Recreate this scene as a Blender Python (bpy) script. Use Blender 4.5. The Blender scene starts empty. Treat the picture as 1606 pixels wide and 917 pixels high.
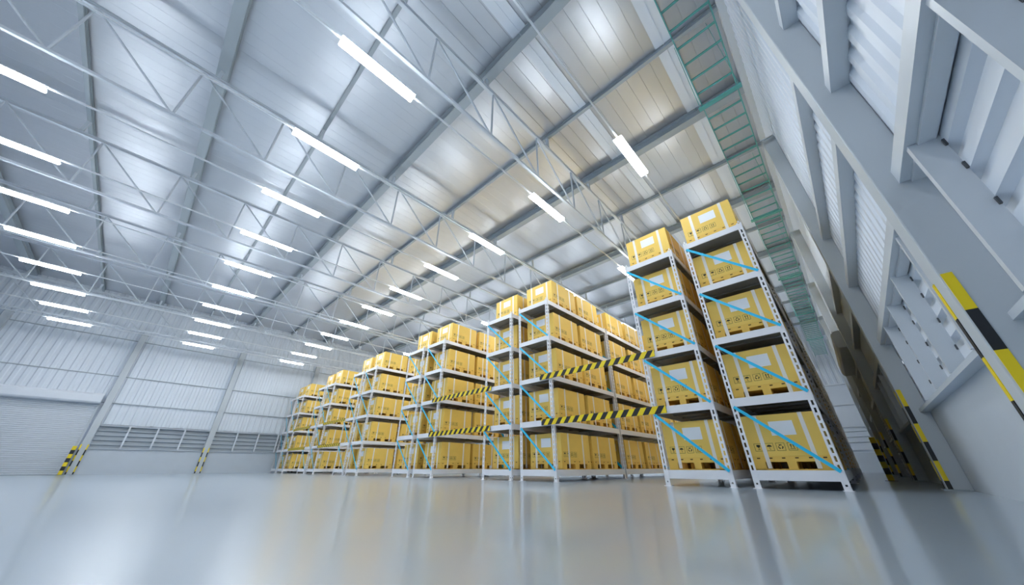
import bpy, math, random
from mathutils import Matrix, Vector
random.seed(7)
H = 0.37                       # eye height above the floor
sc = bpy.context.scene
col = sc.collection

# ------------------------------------------------------------------ materials
def mat(name, rgb, rough=0.5, metal=0.0, noise=0.0, nscale=6.0, bump=0.0, bscale=30.0, spec=0.5, emit=None, estr=0.0, coat=0.0):
    m = bpy.data.materials.new(name); m.use_nodes = True
    nt = m.node_tree; b = nt.nodes['Principled BSDF']
    b.inputs['Base Color'].default_value = (*rgb, 1)
    b.inputs['Roughness'].default_value = rough
    b.inputs['Metallic'].default_value = metal
    b.inputs['Specular IOR Level'].default_value = spec
    if coat: b.inputs['Coat Weight'].default_value = coat; b.inputs['Coat Roughness'].default_value = 0.11
    tc = nt.nodes.new('ShaderNodeTexCoord')
    if noise:
        n = nt.nodes.new('ShaderNodeTexNoise'); n.inputs['Scale'].default_value = nscale; n.inputs['Detail'].default_value = 4
        nt.links.new(tc.outputs['Object'], n.inputs['Vector'])
        mx = nt.nodes.new('ShaderNodeMix'); mx.data_type = 'RGBA'
        mx.inputs[6].default_value = (*[c * (1 - noise) for c in rgb], 1)
        mx.inputs[7].default_value = (*[min(1, c * (1 + noise)) for c in rgb], 1)
        nt.links.new(n.outputs['Fac'], mx.inputs[0]); nt.links.new(mx.outputs[2], b.inputs['Base Color'])
    if bump:
        n2 = nt.nodes.new('ShaderNodeTexNoise'); n2.inputs['Scale'].default_value = bscale; n2.inputs['Detail'].default_value = 3
        nt.links.new(tc.outputs['Object'], n2.inputs['Vector'])
        bp = nt.nodes.new('ShaderNodeBump'); bp.inputs['Strength'].default_value = bump; bp.inputs['Distance'].default_value = 0.02
        nt.links.new(n2.outputs['Fac'], bp.inputs['Height']); nt.links.new(bp.outputs['Normal'], b.inputs['Normal'])
    if emit:
        b.inputs['Emission Color'].default_value = (*emit, 1); b.inputs['Emission Strength'].default_value = estr
    return m

M = {}
M['white'] = mat('white_paint', (0.70, 0.74, 0.80), 0.4, noise=0.04, nscale=2)
M['rack'] = mat('rack_white', (0.84, 0.84, 0.87), 0.35)
M['deck'] = mat('deck_grey', (0.30, 0.30, 0.29), 0.5, noise=0.06)
M['blue'] = mat('brace_blue', (0.03, 0.55, 0.85), 0.35)
M['card'] = mat('carton_yellow', (0.90, 0.61, 0.13), 0.6, noise=0.05, nscale=3)
M['cardpal'] = mat('carton_pallet', (0.88, 0.56, 0.11), 0.65, noise=0.08, nscale=8)
M['strap'] = mat('strap_white', (0.88, 0.83, 0.76), 0.4)
M['paper'] = mat('paper_label', (0.88, 0.90, 0.94), 0.5)
M['ink'] = mat('ink_black', (0.03, 0.025, 0.01), 0.6)
M['slot'] = mat('slot_brown', (0.10, 0.05, 0.015), 0.8)
M['wall'] = mat('wall_cladding', (0.68, 0.73, 0.80), 0.45, noise=0.03, nscale=1)
M['kerb'] = mat('kerb_concrete', (0.55, 0.60, 0.66), 0.55, noise=0.04, nscale=1.5)
M['girt'] = mat('girt_white', (0.60, 0.64, 0.68), 0.4)
M['steel'] = mat('column_steel', (0.53, 0.57, 0.605), 0.4, noise=0.02, nscale=1)
M['beam'] = mat('beam_steel', (0.36, 0.41, 0.45), 0.5)
M['truss'] = mat('truss_steel', (0.62, 0.67, 0.73), 0.4)
M['louvre'] = mat('louvre_blade', (0.5, 0.55, 0.6), 0.4)
M['green'] = mat('ladder_green', (0.12, 0.40, 0.37), 0.45)
M['lampbody'] = mat('lamp_body', (0.85, 0.88, 0.92), 0.4)
M['tube'] = mat('lamp_tube', (1, 1, 1), 0.4, emit=(0.90, 0.955, 1.0), estr=36)
M['shutter'] = mat('shutter_white', (0.66, 0.70, 0.75), 0.45)
M['bolt'] = mat('bolt_dark', (0.10, 0.11, 0.12), 0.5, metal=0.5)
M['yellow'] = mat('hazard_yellow', (0.90, 0.68, 0.01), 0.45)
M['black'] = mat('hazard_black', (0.012, 0.014, 0.018), 0.45)
M['sky_sheet'] = mat('translucent_sheet', (0.80, 0.85, 0.92), 0.5)

# roof foil: semi-matt metal sheet with soft dents
m = mat('roof_foil', (0.64, 0.67, 0.72), 0.34, metal=0.65, bump=0.35, bscale=0.9); M['roof'] = m

# floor: glossy coated concrete
def floor_mat():
    m = mat('floor_epoxy', (0.38, 0.455, 0.535), 0.285, spec=1.0, coat=0.6)
    nt = m.node_tree; b = nt.nodes['Principled BSDF']; b.inputs['IOR'].default_value = 1.6; b.inputs['Coat IOR'].default_value = 1.8
    tc = nt.nodes['Texture Coordinate']
    n2 = nt.nodes.new('ShaderNodeTexNoise'); n2.inputs['Scale'].default_value = 9; n2.inputs['Detail'].default_value = 3
    nt.links.new(tc.outputs['Object'], n2.inputs['Vector'])
    bp = nt.nodes.new('ShaderNodeBump'); bp.inputs['Strength'].default_value = 0.03; bp.inputs['Distance'].default_value = 0.01
    nt.links.new(n2.outputs['Fac'], bp.inputs['Height']); return m
M['floor'] = floor_mat()

# ------------------------------------------------------------------ mesh helpers
class MB:
    def __init__(s): s.v = []; s.f = []; s.m = []
    def box(s, a, b, mi=0):
        x0, y0, z0 = [min(p, q) for p, q in zip(a, b)]; x1, y1, z1 = [max(p, q) for p, q in zip(a, b)]
        n = len(s.v)
        s.v += [(x0,y0,z0),(x1,y0,z0),(x1,y1,z0),(x0,y1,z0),(x0,y0,z1),(x1,y0,z1),(x1,y1,z1),(x0,y1,z1)]
        s.f += [(n,n+3,n+2,n+1),(n+4,n+5,n+6,n+7),(n,n+1,n+5,n+4),(n+1,n+2,n+6,n+5),(n+2,n+3,n+7,n+6),(n+3,n,n+4,n+7)]
        s.m += [mi]*6; return s
    def bar(s, p, q, w, h=None, mi=0, up=(0,0,1)):
        p = Vector(p); q = Vector(q); h = h or w
        d = (q-p).normalized(); u = Vector(up)
        if abs(d.dot(u)) > 0.98: u = Vector((1,0,0))
        a = d.cross(u).normalized()*w/2; b = a.cross(d).normalized()*h/2
        n = len(s.v)
        for e in (p, q):
            for i, j in ((-1,-1),(1,-1),(1,1),(-1,1)): s.v.append(tuple(e+a*i+b*j))
        s.f += [(n,n+1,n+2,n+3),(n+7,n+6,n+5,n+4),(n,n+4,n+5,n+1),(n+1,n+5,n+6,n+2),(n+2,n+6,n+7,n+3),(n+3,n+7,n+4,n)]
        s.m += [mi]*6; return s
    def rod(s, p, q, r, k=10, mi=0):
        p = Vector(p); q = Vector(q); d = (q-p).normalized(); u = Vector((0,0,1))
        if abs(d.dot(u)) > 0.98: u = Vector((1,0,0))
        a = d.cross(u).normalized(); b = d.cross(a); n = len(s.v)
        for e in (p, q):
            for i in range(k):
                t = 2*math.pi*i/k; s.v.append(tuple(e+(a*math.cos(t)+b*math.sin(t))*r))
        for i in range(k):
            j = (i+1) % k; s.f.append((n+i, n+k+i, n+k+j, n+j)); s.m.append(mi)
        s.f += [tuple(n+i for i in range(k)), tuple(n+k+i for i in reversed(range(k)))]; s.m += [mi]*2
        return s
    def poly(s, pts, mi=0):
        n = len(s.v); s.v += [tuple(p) for p in pts]; s.f.append(tuple(range(n, n+len(pts)))); s.m.append(mi); return s
    def prism(s, pts, off, mi=0):
        n = len(s.v); k = len(pts); o = Vector(off)
        s.v += [tuple(p) for p in pts] + [tuple(Vector(p)+o) for p in pts]
        s.f += [tuple(n+i for i in reversed(range(k))), tuple(n+k+i for i in range(k))]; s.m += [mi]*2
        for i in range(k):
            j = (i+1) % k; s.f.append((n+i, n+j, n+k+j, n+k+i)); s.m.append(mi)
        return s
    def add(s, o, mo=0):
        n = len(s.v); s.v += o.v; s.f += [tuple(i+n for i in f) for f in o.f]; s.m += [mo]*len(o.f); return s
    def mesh(s, name, mats):
        me = bpy.data.meshes.new(name); me.from_pydata(s.v, [], s.f)
        for x in (mats if isinstance(mats, (list, tuple)) else [mats]): me.materials.append(x)
        me.polygons.foreach_set('material_index', s.m); me.update(); return me
    def build(s, name, mats, parent=None, loc=None, bevel=0):
        return link(name, s.mesh(name, mats), parent, loc, bevel)

def link(name, me, parent=None, loc=None, bevel=0):
    o = bpy.data.objects.new(name, me); col.objects.link(o)
    if parent: o.parent = parent
    if loc: o.location = loc
    if bevel:
        b = o.modifiers.new('bevel', 'BEVEL'); b.width = bevel; b.segments = 2; b.limit_method = 'ANGLE'
    return o
def tag(o, label=None, cat=None, group=None, kind=None):
    if label: o['label'] = label
    if cat: o['category'] = cat
    if group: o['group'] = group
    if kind: o['kind'] = kind
    return o
def empty(name, loc=(0,0,0)):
    o = bpy.data.objects.new(name, None); col.objects.link(o); o.location = loc; o.empty_display_size = 0.2; return o
def copy_tree(o, parent=None):
    c = o.copy(); col.objects.link(c); c.parent = parent
    for ch in list(o.children): copy_tree(ch, c)
    return c
def struct(o, label=None): return tag(o, label, None, None, 'structure')
ORD = ['first','second','third','fourth','fifth','sixth','seventh','eighth','ninth','tenth','eleventh','twelfth']

# ------------------------------------------------------------------ room shell
X0, X1, YR, YL, ZR = -14.0, 40.0, -1.27, 37.4, 12.3
ff = MB(); ff.poly([(X0,YR-.5,0),(X1+.3,YR-.5,0),(X1+.3,YL+.3,0),(X0,YL+.3,0)])
struct(ff.build('floor', M['floor']), 'glossy pale blue-grey coated concrete floor')

# ceiling: ribbed sheet, ribs run along X
c = MB(); pts = []
y = YR - 0.3
while y < YL + 0.3:
    if y < 5: pts += [(y, 0), (y+0.385, 0), (y+0.39, 0.012), (y+0.405, 0.012)]
    else: pts += [(y, 0), (y+0.395, 0), (y+0.398, 0.003), (y+0.405, 0.003)]
    y += 0.41
pts.append((y, 0))
n = 12
for i in range(len(pts)-1):
    (ya, za), (yb, zb) = pts[i], pts[i+1]
    c.poly([(X0,ya,ZR+za),(X0,yb,ZR+zb),(X1,yb,ZR+zb),(X1,ya,ZR+za)])
struct(c.build('ceiling', M['roof']), 'silver ribbed metal roof lining')
tn = [0]
def trim(b, mt, label, bevel=0):
    tn[0] += 1
    return struct(b.build('trim_%d' % tn[0], mt, None, None, bevel), label)
# pale sheets between the roof beams, running with the ribs
for k, y in enumerate([0.05 + 3.12*i for i in range(2)]):
    b = MB(); b.box((X0, y, ZR-0.045), (X1, y+0.52, ZR-0.032))
    b.box((X0, y+0.25, ZR-0.07), (X1, y+0.28, ZR-0.045))
    trim(b, M['sky_sheet'], 'pale roof sheet running lengthwise under the ribbed roof')

def corrug_x(b, xa, xb, y, z0, z1, pitch, depth, sgn):
    """vertical ribs on a wall that faces +Y (sgn=1) or -Y (sgn=-1)"""
    x = xa
    while x < xb - 1e-6:
        w = min(pitch, xb-x); q = [(x,0),(x+w*.35,0),(x+w*.5,depth),(x+w*.85,depth),(x+w,0)]
        for (p0,d0),(p1,d1) in zip(q[:-1], q[1:]):
            b.poly([(p0,y+sgn*d0,z0),(p1,y+sgn*d1,z0),(p1,y+sgn*d1,z1),(p0,y+sgn*d0,z1)][::sgn])
        x += w
def corrug_y(b, ya, yb, x, z0, z1, pitch, depth, sgn):
    y = ya
    while y < yb - 1e-6:
        w = min(pitch, yb-y); q = [(y,0),(y+w*.35,0),(y+w*.5,depth),(y+w*.85,depth),(y+w,0)]
        for (p0,d0),(p1,d1) in zip(q[:-1], q[1:]):
            b.poly([(x+sgn*d0,p0,z0),(x+sgn*d1,p1,z0),(x+sgn*d1,p1,z1),(x+sgn*d0,p0,z1)])
        y += w
KZ, LT = 1.37, 2.72      # top of the kerb wall, top of the louvre band
DZ = 4.35                # door head
COLX = [4.1 + 6.3*i for i in range(-2, 6)]       # right wall columns
LCOL = [-2.2 + 6.3*i for i in range(-1, 7)]      # left wall columns (low X edge)

# right wall (door between the 3rd and 4th column past the camera)
w = MB()
w.box((X0, YR-0.25, 0), (X1, YR+0.02, KZ), 1)
corrug_x(w, X0, X1, YR, LT, ZR, 0.27, 0.035, 1)
w.box((X0, YR-0.25, LT), (X1, YR-0.02, ZR), 0)
w.box((X0, YR-0.45, KZ), (X1, YR-0.40, LT), 0)
struct(w.build('wall_right', [M['wall'], M['kerb']]), 'white ribbed metal wall above a smooth grey kerb wall')
# left wall
w = MB()
dl0, dl1 = -8.3, -2.35
w.box((dl1, YL-0.02, 0), (X1, YL+0.25, KZ+.15), 1)
w.box((X0, YL-0.02, 0), (dl0, YL+0.25, KZ+.15), 1)
corrug_x(w, dl1, X1, YL, 3.07, ZR, 0.42, 0.04, -1)
corrug_x(w, X0, dl1, YL, DZ, ZR, 0.42, 0.04, -1)
w.box((X0, YL+0.10, DZ), (X1, YL+0.3, ZR), 0)
w.box((dl1, YL+0.40, KZ), (X1, YL+0.45, 4.4), 0)
struct(w.build('wall_left', [M['wall'], M['kerb']]), 'far white ribbed metal wall above a smooth grey kerb wall')
# end wall and the wall behind the camera
w = MB(); w.box((X1, YR-.3, 0), (X1+.25, YL+.3, KZ), 1); corrug_y(w, YR-.3, YL+.3, X1, 6.6, ZR, 0.4, 0.04, -1)
w.box((X1+.02, YR-.3, KZ), (X1+.25, YL+.3, ZR), 0)
struct(w.build('wall_end', [M['wall'], M['kerb']]), 'white metal wall at the far end behind the racks')
w = MB(); w.box((X0-.25, YR-.3, 0), (X0, YL+.3, ZR)); struct(w.build('wall_back', [M['wall']]), 'white wall behind the camera')

# horizontal girts
for z in (2.70, 4.10, 5.48, 11.0):
    b = MB(); b.prism([(X0,YR-.02,z+.03),(X0,YR+.02,z+.03),(X0,YR+.03,z),(X0,YR+.19,z),(X0,YR+.19,z+.15),(X0,YR+.15,z+.15),(X0,YR+.15,z+.06),(X0,YR-.02,z+.06)], (X1-X0,0,0))
    trim(b, M['girt'], 'white horizontal wall rail on the wall beside the ladder tray, %.1f m up' % z)
for z in (4.42, 6.24, 8.9):
    b = MB(); b.box((X0 if z > 4.5 else dl1, YL-0.13, z), (X1, YL-0.04, z+0.05))
    trim(b, M['beam'], 'thin horizontal rail across the far white wall, %.1f m up' % z)
for z in (1.57, 3.25, 4.95, 6.6):
    b = MB(); b.box((X1-.14, YR+.05, z), (X1-.04, YL-.1, z+0.10))
    trim(b, M['white'], 'white horizontal rail on the end wall, %.1f m up' % z)
b = MB(); b.box((X0, YR+0.02, KZ-0.06), (X1, YR+0.15, KZ)); trim(b, M['kerb'], 'grey sill capping the kerb wall beside the columns')
b = MB(); b.box((dl1, YL-0.12, KZ+.15), (X1, YL-0.02, KZ+0.20)); trim(b, M['kerb'], 'grey sill capping the far kerb wall')

# louvre bands = windows
wn = [0]
def louvre(xa, xb, wall, label):
    wn[0] += 1
    root = empty('window_%d' % wn[0], ((xa+xb)/2, YR if wall == 'r' else YL, KZ)); struct(root, label)
    s = 1 if wall == 'r' else -1; yb = YR if wall == 'r' else YL
    z0, z1 = (KZ, LT) if wall == 'r' else (KZ+.2, 3.02)
    b = MB(); nb = 5
    ox, oy, oz = (xa+xb)/2, yb, KZ
    ph = (z1-z0)/nb
    if wall == 'r':
        z = z0-oz; e = z1-oz; P_ = .27; last = (-.06, z)
        while z < e-.01:
            for d, t in ((-.06,.38),(0.0,.5),(0.0,.88),(-.06,1.0)):
                zz = min(e, z+P_*t); b.poly([(xa-ox,last[0],last[1]),(xb-ox,last[0],last[1]),(xb-ox,d,zz),(xa-ox,d,zz)][::-1]); last = (d, zz)
            z += P_
    else:
      for i in range(nb):
        z = z0 + ph*i
        q = [(0,-s*.28,z-oz),(0,-s*.28,z+ph*.55-oz),(0,-s*.12,z+ph*.8-oz),(0,-s*.12,z+ph-oz),(0,-s*.10,z+ph-oz),(0,-s*.10,z+ph*.78-oz),(0,-s*.26,z+ph*.53-oz),(0,-s*.26,z-oz)]
        q = [(xa-ox, p[1], p[2]) for p in q]
        b.prism(q, (xb-xa, 0, 0))
    b.build('louvre_blades', M['wall'] if wall == 'r' else M['louvre'], root)
    mf = []
    nm = 4 if wall == 'r' else 3
    offs = ([1.15, 2.4, 3.65, 4.93] if xa > 0 else [.65, 1.9, 3.18, 4.44, 5.80]) if wall == 'r' else [(xb-xa)*k/4 for k in (1, 2, 3)]
    for of in offs:
        x = (xa-.3+of) if wall == 'r' else xa+of
        if wall == 'r':
            mm = MB().box((x-.03-ox, .17, z0-oz), (x+.03-ox, .0, z1-oz)); mm.build('mullion', M['girt'], root)
            bb = MB()
            for zz in (0.25, 0.6, 0.95, 1.2): bb.box((x-.05-ox, .0, zz), (x-.03-ox, .014, zz+.06))
            bb.build('fixing_clip', M['bolt'], root)
        else:
            MB().box((x-.045-ox, -.22, z0-oz), (x+.045-ox, -.05, z1-oz)).build('mullion', M['white'], root)
    fr = MB(); fr.box((xa-ox, s*.12, z1-.05-oz), (xb-ox, s*.02, z1-oz)); fr.build('frame', M['girt'] if wall == 'r' else M['white'], root)
for i, x in enumerate(COLX[:-1]):
    if 16 < COLX[i] < 18: continue
    louvre(x+.3, COLX[i+1], 'r', 'band of grey louvres between columns of the near wall, bay starting %d m along' % round(x))
for i, x in enumerate(LCOL[1:-1]):
    louvre(x+.36, LCOL[i+2], 'l', '%s bay of grey louvres along the far wall, counting from the roller door' % ORD[i])

# roller doors
def roller(name, xa, xb, wall, label):
    s = 1 if wall == 'r' else -1; yb = YR if wall == 'r' else YL
    root = empty(name, ((xa+xb)/2, yb, 0)); struct(root, label); ox = (xa+xb)/2
    b = MB(); z = 0.0
    while z < DZ - .01:
        b.prism([(xa-ox, s*.03, z), (xa-ox, s*.07, z+.02), (xa-ox, s*.07, z+.09), (xa-ox, s*.03, z+.115), (xa-ox, -s*.02, z+.115), (xa-ox, -s*.02, z)], (xb-xa, 0, 0)); z += .115
    b.build('shutter', M['shutter'], root)
    hb = MB(); hb.prism([(xa-ox-.05, s*.02, DZ-.05), (xa-ox-.05, s*.55, DZ-.05), (xa-ox-.05, s*.62, DZ+.05), (xa-ox-.05, s*.62, DZ+.5), (xa-ox-.05, s*.5, DZ+.6), (xa-ox-.05, s*.02, DZ+.6)], (xb-xa+.1, 0, 0))
    hb.build('shutter_housing', M['white'], root, None, 0.02)
    for x in (xa-.06, xb-.06):
        MB().box((x-ox, s*.03, 0), (x+.12-ox, s*.12, DZ)).build('guide_rail', M['steel'], root)
b = MB()
for z in (2.1, 2.5, 2.9): b.box((X1-.03, YR+.1, z), (X1+.01, 8, z+.05))
trim(b, M['beam'], 'dark louvre slots in the end wall')
roller('door_1', dl0+.4, dl1-.05, 'l', 'white roller shutter door in the far wall')
roller('door_2', COLX[4]+.35, COLX[5]-.05, 'r', 'white roller shutter door beyond the third column of the near wall')

# columns
def column(x, wall, label):
    s = 1 if wall == 'r' else -1; yb = YR if wall == 'r' else YL
    wd = 0.27 if wall == 'r' else 0.36; dp = 0.33
    top = 9.40
    root = empty('steel_column', (x+wd/2, yb+s*dp/2, 0)); tag(root, label, 'column', 'painted columns of the near wall' if wall == 'r' else 'painted columns of the far wall')
    hy = dp/2
    b = MB(); b.box((-wd/2, s*(-hy+.02), 0), (wd/2, s*hy, top)); 
    o = b.build('shaft', M['steel'], root, None, 0.012)
    cap = MB(); cap.box((-wd/2-.02, s*(-hy+.02), top), (wd/2+.02, s*(hy+.03), top+.03)); cap.build('cap_plate', M['steel'], root)
    bp = MB(); bp.box((-wd/2-.05, s*(-hy+.08), 0), (wd/2+.05, s*(hy+.05), .02)); bp.build('base_plate', M['beam'], root)
    # hazard strips : near edge on the side face and both edges of the flange
    def strip(name, a, bb):
        q = MB(); h = .3225; z1 = 1.765; i = 0
        while z1 > .01:
            q.box((a[0], a[1], max(.005, z1-h)), (bb[0], bb[1], z1), i % 2); z1 -= h; i += 1
        q.build('hazard_strip', [M['yellow'], M['black']], root)
    e = .006
    strip('h', (-wd/2-e, s*(hy-.075)), (-wd/2, s*(hy-.012)))
    strip('h', (wd/2-.06, s*hy), (wd/2, s*(hy+e)))
    strip('h', (wd/2-.0, s*(hy-.075)), (wd/2+e, s*(hy-.012)))
    if wall == 'l':
        strip('h', (-wd/2, s*hy), (-wd/2+.06, s*(hy+e)))
    return root
near_names = ['behind the camera', 'just behind the camera', 'huge and closest to the camera', 'second from the camera', 'third from the camera', 'fourth from the camera', 'fifth from the camera', 'sixth from the camera']
for i, x in enumerate(COLX):
    if i < 2: continue
    column(x, 'r', 'grey steel column with yellow-black foot strips on the ladder wall, ' + near_names[i])
far_names = ['past the roller door', 'beside the roller door', 'second from the roller door', 'third from the roller door', 'fourth from the roller door', 'fifth from the roller door', 'sixth from the roller door', 'seventh from the roller door']
for i, x in enumerate(LCOL):
    column(x, 'l', 'pale steel column with hazard-taped foot on the far wall, ' + far_names[i])

# bollard guards beside the roller doors
def guard(x, y, label, hw, ht):
    root = empty('door_guard_post', (x, y, 0)); tag(root, label, 'guard post')
    b = MB(); n = 7; h = ht/n
    for i in range(n):
        b.prism([(-hw,-hw,h*i),(hw,-hw,h*i),(hw,hw,h*i),(-hw,hw,h*i)], (0,0,h), (i+1) % 2 if n % 2 else i % 2)
    b.build('striped_post', [M['black'], M['yellow']], root, None, 0.015)
    MB().box((-.14,-.14,0),(.14,.14,.012)).build('floor_plate', M['bolt'], root)
guard(dl1-.02, YL-.75, 'black and yellow guard post at the jamb of the far roller door', .09, 1.64)
guard(16.3, -.44, 'black and yellow banded guard post near the door in the ladder wall', .07, 1.22)

# roof beams (rafters) along Y, heavy and light alternating
rb = [-8.37, -5.24, -2.05, 1.07, 4.11, 7.4, 10.44, 13.7, 16.75, 19.95, 23.1, 26.3, 29.4, 32.6, 35.7, 38.9, -11.5]
rb.sort()
for i, x in enumerate(rb):
    heavy = min(abs(x-v) for v in (-8.37,-2.05,4.11,10.44,16.75,23.1,29.4,35.7)) < .1
    b = MB()
    hw, zt, zb = (.15, ZR-.05, ZR-.42) if heavy else (.06, ZR-.05, ZR-.24)
    b.box((x-hw, YR+.02, zb), (x+hw, YL-.1, zb+.02)); b.box((x-.02, YR+.02, zb+.02), (x+.02, YL-.1, zt-.02)); b.box((x-hw, YR+.02, zt-.02), (x+hw, YL-.1, zt))
    tag(b.build('roof_beam', M['beam']), '%s grey %s beam crossing under the roof, counted from the camera end' % (ORD[i] if i < 12 else ['thirteenth','fourteenth','fifteenth','sixteenth','seventeenth'][i-12], 'heavy' if heavy else 'thin'), 'roof beam', 'steel beams under the roof')

# trusses along X
ZB, ZT, PT = 8.97+H, 11.08+H, 2.265
nodes = [4.42 + PT*k for k in range(-8, 16)]
nodes = [x for x in nodes if X0+.5 < x < X1-.3]
def truss_proto():
    root = empty('roof_truss', (0, 5.05, ZB))
    xa, xb = X0+.05, X1-.1; h = ZT-ZB
    b = MB(); b.prism([(xa,-.045,-.045),(xa,.045,-.045),(xa,.045,.04),(xa,.035,.04),(xa,.035,-.033),(xa,-.035,-.033),(xa,-.035,.04),(xa,-.045,.04)], (xb-xa,0,0)); b.build('bottom_chord', M['truss'], root)
    b = MB(); b.prism([(xa,-.055,h-.05),(xa,.055,h-.05),(xa,.055,h-.035),(xa,.01,h-.035),(xa,.01,h+.07),(xa,.055,h+.07),(xa,.055,h+.085),(xa,-.055,h+.085),(xa,-.055,h+.07),(xa,-.01,h+.07),(xa,-.01,h-.035),(xa,-.055,h-.035)], (xb-xa,0,0)); b.build('top_chord', M['truss'], root)
    for i, x in enumerate(nodes):
        MB().rod((x, 0, -.02), (x, 0, h), .032, 8).build('vertical_web', M['truss'], root)
        if i+1 < len(nodes): MB().rod((x, 0, h), (nodes[i+1], 0, -.02), .032, 8).build('diagonal_web', M['truss'], root)
    for x in rb:
        if x > -12: 
            MB().box((x-.05,-.05,h+.09),(x+.05,.05,ZR-.24-ZB)).build('hanger', M['truss'], root)
    return root
tp = truss_proto()
for i in range(6):
    t = tp if i == 0 else copy_tree(tp)
    t.location.y = 5.05 + 6.12*i
    tag(t, 'white latticed steel truss under the roof, %s from the ladder wall' % ORD[i], 'roof truss', 'long roof trusses')

# ceiling lights, their carrier rails
def light_proto():
    root = empty('ceiling_light', (0, 0, 8.06+H))
    MB().box((-.88, -.13, 0), (.88, .13, .03)).build('lamp_housing', M['lampbody'], root, None, 0.008)
    d = MB(); d.prism([(-.87,-.125,0),(-.87,.125,0),(-.87,.10,-.05),(-.87,-.10,-.05)], (1.74,0,0)); d.build('diffuser', M['tube'], root)
    u = MB(); u.box((-.85,-.05,.03),(.85,.05,.045)); u.build('upper_diffuser', M['tube'], root)
    return root
lp = light_proto(); first = True
LY = [2.05] + [5.18 + 3.105*i for i in range(10)]
rows = {-5.16: 'row nearest the far roller door', 1.04: 'row over the open floor', 7.28: 'row over the rack fronts',
        13.5: 'row above the first rack bay', 19.8: 'row above the second rack bay', 26.1: 'row deep over the racks', 32.4: 'row by the end wall'}
for rx, rn in rows.items():
    for k, y in enumerate(LY):
        l = lp if first else copy_tree(lp); first = False
        l.location.x = rx; l.location.y = y
        tag(l, 'white tube light, %s from ladder wall, in %s' % (ORD[k], rn), 'ceiling light', 'linear lights hung under the roof')
def rail_proto():
    b = MB(); b.box((X0+.05,-.02,0),(X1-.1,.02,.04))
    return b.mesh('light_rail', [M['lampbody']])
rm = rail_proto()
for k, y in enumerate(LY):
    r = link('light_rail', rm, None, (0, y, 8.06+H+.045))
    tag(r, 'thin white rail that carries the %s line of tube lights from the ladder wall' % ORD[k], 'light rail', 'rails carrying the tube lights')

# green ladder tray along the right wall
g = empty('cable_ladder', (13, -.37, 8.8+H)); tag(g, 'long green cable ladder tray hung high beside the ribbed wall', 'cable ladder')
for y in (.42, -.41):
    MB().box((-12.9, y-.012, -.05), (26.8, y+.012, .05)).build('side_rail', M['green'], g)
x = -12.6; k = 0
while x < 26.5:
    MB().box((x-.022, -.41, -.025), (x+.022, .42, .01)).build('rung', M['green'], g); x += .49
x = -11.75
while x < 26:
    MB().box((x-.06, -.5, -.10), (x+.06, .52, -.05)).build('support_bar', M['green'], g)
    for y in (-.46, .48): MB().rod((x, y, -.05), (x, y, ZR-8.8-H), .008, 6).build('hanger_rod', M['green'], g)
    x += 6.45

# ------------------------------------------------------------------ racking
UL, UW, PZ = 4.28, 1.44, 1.4
LV = [0.32 + PZ*i for i in range(5)]
def post_mesh(sx, sy):
    """slotted L angle: one flange faces X, the other faces Y; sx, sy point towards the inside of the unit"""
    b = MB(); t = .004; W1, W2 = .11, .08; top = LV[4]+.03
    def flange(axis, W):
        a, c_ = (W-.034)/2, (W+.034)/2
        def bx(u0, u1, z0, z1):
            if axis == 'y': b.box((0, sy*u0, z0), (sx*t, sy*u1, z1))
            else: b.box((sx*u0, 0, z0), (sx*u1, sy*t, z1))
        bx(0, a, 0, top); bx(c_, W, 0, top)
        z = 0.0; bx(a, c_, 0, .07)
        z = .07+.03
        bx(a, c_, .10, LV[0]-.02+.02)
        z = LV[0]
        while z < top - .02:
            bx(a, c_, z+.09, min(z+.14, top)); z += .14
    flange('y', W1); flange('x', W2)
    b.box((-sx*.03, -sy*.03, 0), (sx*.12, sy*.13, .008))
    return b.mesh('post', [M['rack']])
def unit_proto():
    root = empty('shelving_unit', (0, 0, 0))
    for ix, x in ((1, 0), (-1, UL)):
        for iy, y in ((1, 0), (-1, UW)):
            link('post', post_mesh(ix, iy), root, (x, y, 0))
    for k, z in enumerate(LV):
        h = .175 if k in (0, 1) else .155
        b = MB(); t = .006
        b.box((.006, .006, z-h), (.03, UW-.006, z)); b.box((UL-.03, .006, z-h), (UL-.006, UW-.006, z))
        b.box((.03, .006, z-h), (UL-.03, .03, z)); b.box((.03, UW-.03, z-h), (UL-.03, UW-.006, z))
        b.build('shelf_beams', M['rack'], root)
        d = MB(); d.box((.03, .03, z-.035), (UL-.03, UW-.03, z-.005))
        for q in range(1, 6): d.box((UL*q/6-.03, .03, z-.07), (UL*q/6+.03, UW-.03, z-.035))
        d.build('shelf_deck', M['deck'], root)
    for x, sx in ((-.012, 1), (UL+.004, 1)):
        for k in range(4):
            za, zb = LV[k+1]-.175, LV[k]-.02
            p0 = (x+.004, UW-.05, za); p1 = (x+.004, .05, zb)
            MB().bar(p0, p1, .008, .062, up=(0,0,1)).build('cross_brace', M['blue'], root)
    return root

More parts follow.
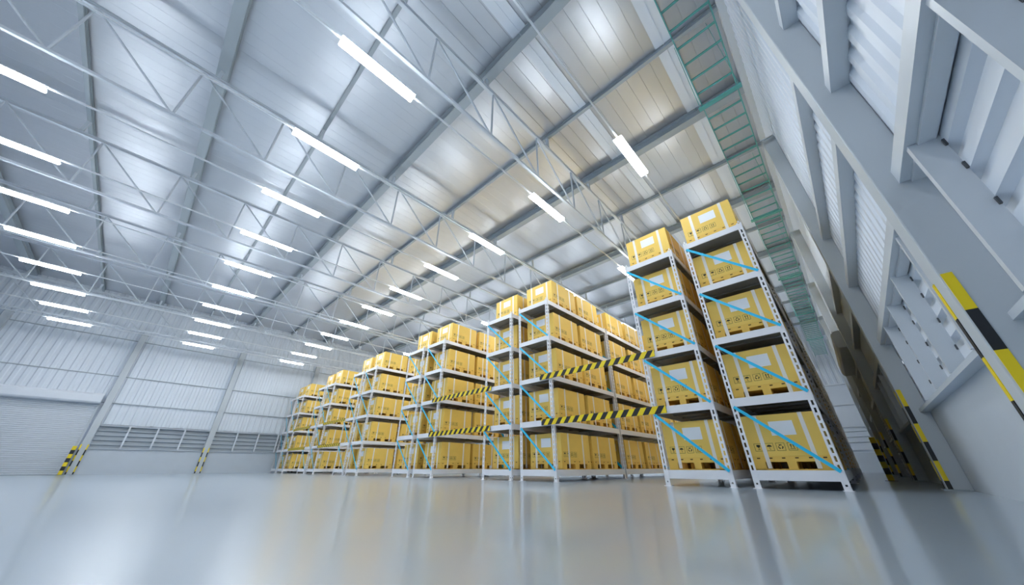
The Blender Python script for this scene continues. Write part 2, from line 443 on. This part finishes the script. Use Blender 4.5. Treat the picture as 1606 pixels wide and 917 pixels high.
# ---- carton on a pallet. origin: centre of base. faces: front = -X, side = -Y
BL, BW, BH, PH = 1.62, 1.28, 1.04, .25
def glyphs(W, mapf):
    """four handling marks; mapf(u, v) -> 3D point. u to the right seen from outside"""
    b = MB()
    off = mapf(0,0,1) - mapf(0,0,0)
    def rect(u0, v0, u1, v1): b.prism([mapf(u0,v0,0),mapf(u1,v0,0),mapf(u1,v1,0),mapf(u0,v1,0)], off)
    def pg(ps): b.prism([mapf(u,v,0) for u, v in ps], off)
    s = .145
    for i in range(4):
        u = -W/2 + .17 + i*.19; v = .42; t = .006
        rect(u-s/2, v-s/2, u+s/2, v-s/2+t); rect(u-s/2, v+s/2-t, u+s/2, v+s/2); rect(u-s/2, v-s/2+t, u-s/2+t, v+s/2-t); rect(u+s/2-t, v-s/2+t, u+s/2, v+s/2-t)
        if i == 0:      # glass
            pg([(u-.012,v-.005),(u+.012,v-.005),(u+.034,v+.02),(u+.03,v+.048),(u-.03,v+.048),(u-.034,v+.02)]); rect(u-.004,v-.04,u+.004,v-.005); rect(u-.022,v-.047,u+.022,v-.039)
        elif i == 1:    # umbrella
            pg([(u+.042*math.cos(a), v+.005+.038*math.sin(a)) for a in [math.pi*k/8 for k in range(9)]]); rect(u-.003,v-.04,u+.003,v+.005); rect(u-.003,v-.046,u+.016,v-.04)
        elif i == 2:    # recycling triangle of three arrows
            for k in range(3):
                a0 = math.pi/2 + 2*math.pi*k/3
                for (a, bb) in ((a0-.75, a0+.35),):
                    pg([(u+r*math.cos(q), v+r*math.sin(q)) for r, q in ((.024,a),(.042,a),(.045,(a+bb)/2),(.042,bb),(.024,bb),(.030,(a+bb)/2))])
                    e = a0+.35
                    pg([(u+.016*math.cos(e),v+.016*math.sin(e)),(u+.052*math.cos(e),v+.052*math.sin(e)),(u+.036*math.cos(e+.55),v+.036*math.sin(e+.55))])
        else:           # this way up
            for du in (-.022, .022):
                rect(u+du-.006, v-.028, u+du+.006, v+.02); pg([(u+du-.018,v+.02),(u+du+.018,v+.02),(u+du,v+.046)])
            rect(u-.045, v-.045, u+.045, v-.037)
    return b
def slots(W, mapf):
    b = MB(); off = mapf(0,0,1) - mapf(0,0,0)
    for k in range(6):
        u = -W/2 + W*(k+.5)/6; v = .215
        b.prism([mapf(u-.028,v-.010,0),mapf(u+.028,v-.010,0),mapf(u+.028,v+.012,0),mapf(u-.028,v+.012,0)], off)
    return b
FR = lambda u, v, d: Vector((-BL/2+.0005-.002*d, -u, v))        # front, seen from -X: right is -Y
SD = lambda u, v, d: Vector((u, -BW/2+.0005-.002*d, v))         # side, seen from -Y: right is +X
def body_mb():
    b = MB(); b.box((-BL/2, -BW/2, PH), (BL/2, BW/2, BH)); return b
def pallet_mb():
    b = MB(); x, y = BL/2, BW/2
    b.box((-x,-y,.15),(x,y,PH))
    for sx in (-1, 0, 1):
        for sy in (-1, 0, 1):
            fw = .12
            cx_, cy_ = sx*(x-fw), sy*(y-fw*.85)
            b.box((cx_-fw, cy_-(fw*.85 if sy else .075), .022), (cx_+fw, cy_+(fw*.85 if sy else .075), .15))
    for sy in (-1, 0, 1):
        cy_ = sy*(y-.102); b.box((-x, cy_-.102, 0), (x, cy_+.102, .022))
    for sx in (-1, 1): b.box((sx*x, -y, 0), (sx*(x-.1), y, .022))
    return b
def strap_mb(kind, p):
    b = MB(); t = .003; w = .036
    if kind == 'x':   # loop in the XZ plane at y = p, passes over front and back
        b.box((-BL/2-t, p-w, .03), (-BL/2, p+w, BH)); b.box((BL/2, p-w, .03), (BL/2+t, p+w, BH)); b.box((-BL/2-t, p-w, BH), (BL/2+t, p+w, BH+t))
    else:
        b.box((p-w, -BW/2-t, .03), (p+w, -BW/2, BH)); b.box((p-w, BW/2, .03), (p+w, BW/2+t, BH)); b.box((p-w, -BW/2-t, BH+.003), (p+w, BW/2+t, BH+.006))
    return b
def label_mb():
    b = MB(); b.prism([FR(-.17,.63,0),FR(.24,.63,0),FR(.24,.90,0),FR(-.17,.90,0)], FR(0,0,1)-FR(0,0,0)); return b
STR = [('x', -.40), ('x', .38), ('y', -.42), ('y', .40)]
def box_proto():
    root = empty('pallet_carton', (0,0,0))
    body_mb().build('carton', M['card'], root, None, 0.006)
    q = MB(); q.add(pallet_mb(), 0); q.add(slots(BW, FR), 1); q.add(slots(BL, SD), 1); q.build('pallet_base', [M['cardpal'], M['slot']], root)
    for k, p in STR: tag(strap_mb(k, p).build('strap', M['strap'], root), 'white strap')
    label_mb().build('paper_label', M['paper'], root)
    glyphs(BW, FR).build('handling_marks', M['ink'], root); glyphs(BL, SD).build('handling_marks', M['ink'], root)
    return root
bp = box_proto()
fm = MB(); fm.add(body_mb(), 0); fm.add(pallet_mb(), 0)
for k, p in STR: fm.add(strap_mb(k, p), 1)
fm.add(label_mb(), 2); fm.add(glyphs(BW, FR), 3); fm.add(glyphs(BL, SD), 3); fm.add(slots(BW, FR), 4); fm.add(slots(BL, SD), 4)
far_mesh = fm.mesh('pallet_carton', [M['card'], M['strap'], M['paper'], M['ink'], M['slot']])

RX = 8.87
RACKS = [(.29, 6), (2.05, 2), (6.60, 3), (8.42, 2), (12.92, 2), (14.70, 1), (19.88, 2), (21.66, 1), (26.33, 2), (28.1, 1), (33.05, 2), (34.83, 1)]
LVN = ['on the bottom shelf', 'on the second shelf', 'on the third shelf', 'on the fourth shelf', 'on top']
up = unit_proto(); ufirst = bfirst = True
for r, (y, nu) in enumerate(RACKS):
    rn = '%s rack row from ladder wall' % ORD[r]
    for u in range(nu):
        o = up if ufirst else copy_tree(up); ufirst = False
        ux = RX + u*(UL+.09)
        o.location = (ux, y, 0)
        tag(o, 'white shelving unit with blue braces, %s, %s' % (['front unit','second unit','third unit','fourth unit','fifth unit','last unit'][u], rn), 'shelving unit', 'pallet shelving units in rows')
        for k, z in enumerate(LV):
            for q in range(2):
                bx = ux + .32 + BL/2 + q*(BL+.22) + random.uniform(-.05, .07)
                if r < 2 and u == 0 and q == 0: bx = ux + .24 + BL/2 + random.uniform(-.02, .03)
                elif u == 0 and q == 0: bx = ux + .43 + BL/2 + random.uniform(-.03, .03)
                elif q == 1: bx += .08
                by = y + UW/2 + random.uniform(-.02, .02)
                d = u*2 + q
                near = (r < 6 and d < 4)
                if near:
                    c_ = bp if bfirst else copy_tree(bp); bfirst = False
                else:
                    c_ = link('pallet_carton', far_mesh)
                c_.location = (bx, by, z); c_.rotation_euler = (0, 0, random.uniform(-.012, .012))
                pos = 'front end' if d == 0 else '%s from front' % ORD[d]
                tag(c_, 'yellow carton %s, %s, %s' % (LVN[k], pos, rn), 'box', 'yellow cartons on pallets in the racks')

# hazard barriers across the aisles
def barrier(ya, yb, z, label):
    L = yb-ya; h = .18; root = empty('hazard_barrier', (RX-.03, ya, z)); tag(root, label, 'barrier', 'striped barriers across the aisles')
    per = .31; b = MB()
    MB().box((0, 0, -h/2), (.012, L, h/2)).build('board', M['black'], root)
    q = MB(); s = -per
    def clip(poly, lo, hi):
        def cut(pl, f, val):
            out = []
            for i in range(len(pl)):
                a, c2 = pl[i], pl[(i+1) % len(pl)]
                ia, ic = f(a[0], val), f(c2[0], val)
                if ia: out.append(a)
                if ia != ic:
                    t = (val-a[0])/(c2[0]-a[0]); out.append((val, a[1]+t*(c2[1]-a[1])))
            return out
        pl = cut(poly, lambda v, w_: v >= w_, lo)
        return cut(pl, lambda v, w_: v <= w_, hi) if len(pl) > 2 else []
    while s < L + per:
        pl = clip([(s, -h/2), (s+per/2, -h/2), (s+per/2-.14, h/2), (s-.14, h/2)], 0, L)
        if len(pl) > 2: q.prism([(-.002, a, bb) for a, bb in pl], (-.002, 0, 0))
        s += per
    q.build('yellow_stripes', M['yellow'], root)
for (ya, yb, nm) in ((3.12, 7.08, 'aisle nearest the ladder wall'), (9.48, 13.4, 'second aisle'), (22.9, 26.6, 'fourth aisle'), (29.2, 33.0, 'farthest aisle')):
    for z, zn in ((1.28, 'lower'), (2.71, 'upper')):
        barrier(ya, yb, z+H, '%s black and yellow striped barrier across the %s between racks' % (zn, nm))

# ------------------------------------------------------------------ light, camera
w = bpy.data.worlds.new('world'); sc.world = w; w.use_nodes = True
w.node_tree.nodes['Background'].inputs[0].default_value = (0.75, 0.85, 1, 1); w.node_tree.nodes['Background'].inputs[1].default_value = 0.5
cd = bpy.data.cameras.new('camera'); cam = bpy.data.objects.new('camera', cd); col.objects.link(cam)
f, pi_, ro, ya = 517.208, math.radians(27.97), math.radians(-.0677), math.radians(43.4276)
fw = Vector((math.cos(ya)*math.cos(pi_), math.sin(ya)*math.cos(pi_), math.sin(pi_)))
r = Vector((math.sin(ya), -math.cos(ya), 0)); u = r.cross(fw)
r2 = r*math.cos(ro)+u*math.sin(ro); u2 = -r*math.sin(ro)+u*math.cos(ro)
cam.matrix_world = Matrix(((r2.x,u2.x,-fw.x,0),(r2.y,u2.y,-fw.y,0),(r2.z,u2.z,-fw.z,H),(0,0,0,1)))
cd.sensor_width = 36; cd.lens = 36*f/1606; cd.clip_start = .02; cd.clip_end = 200
sc.camera = cam
sc.view_settings.view_transform = 'Standard'; sc.view_settings.look = 'None'; sc.view_settings.gamma = 1
sc.view_settings.use_curve_mapping = False; sc.view_settings.exposure = 0.55
sc.cycles.max_bounces = 8; sc.cycles.diffuse_bounces = 5; sc.cycles.use_denoising = True; sc.cycles.sample_clamp_indirect = 6; sc.cycles.caustics_reflective = False; sc.cycles.caustics_refractive = False
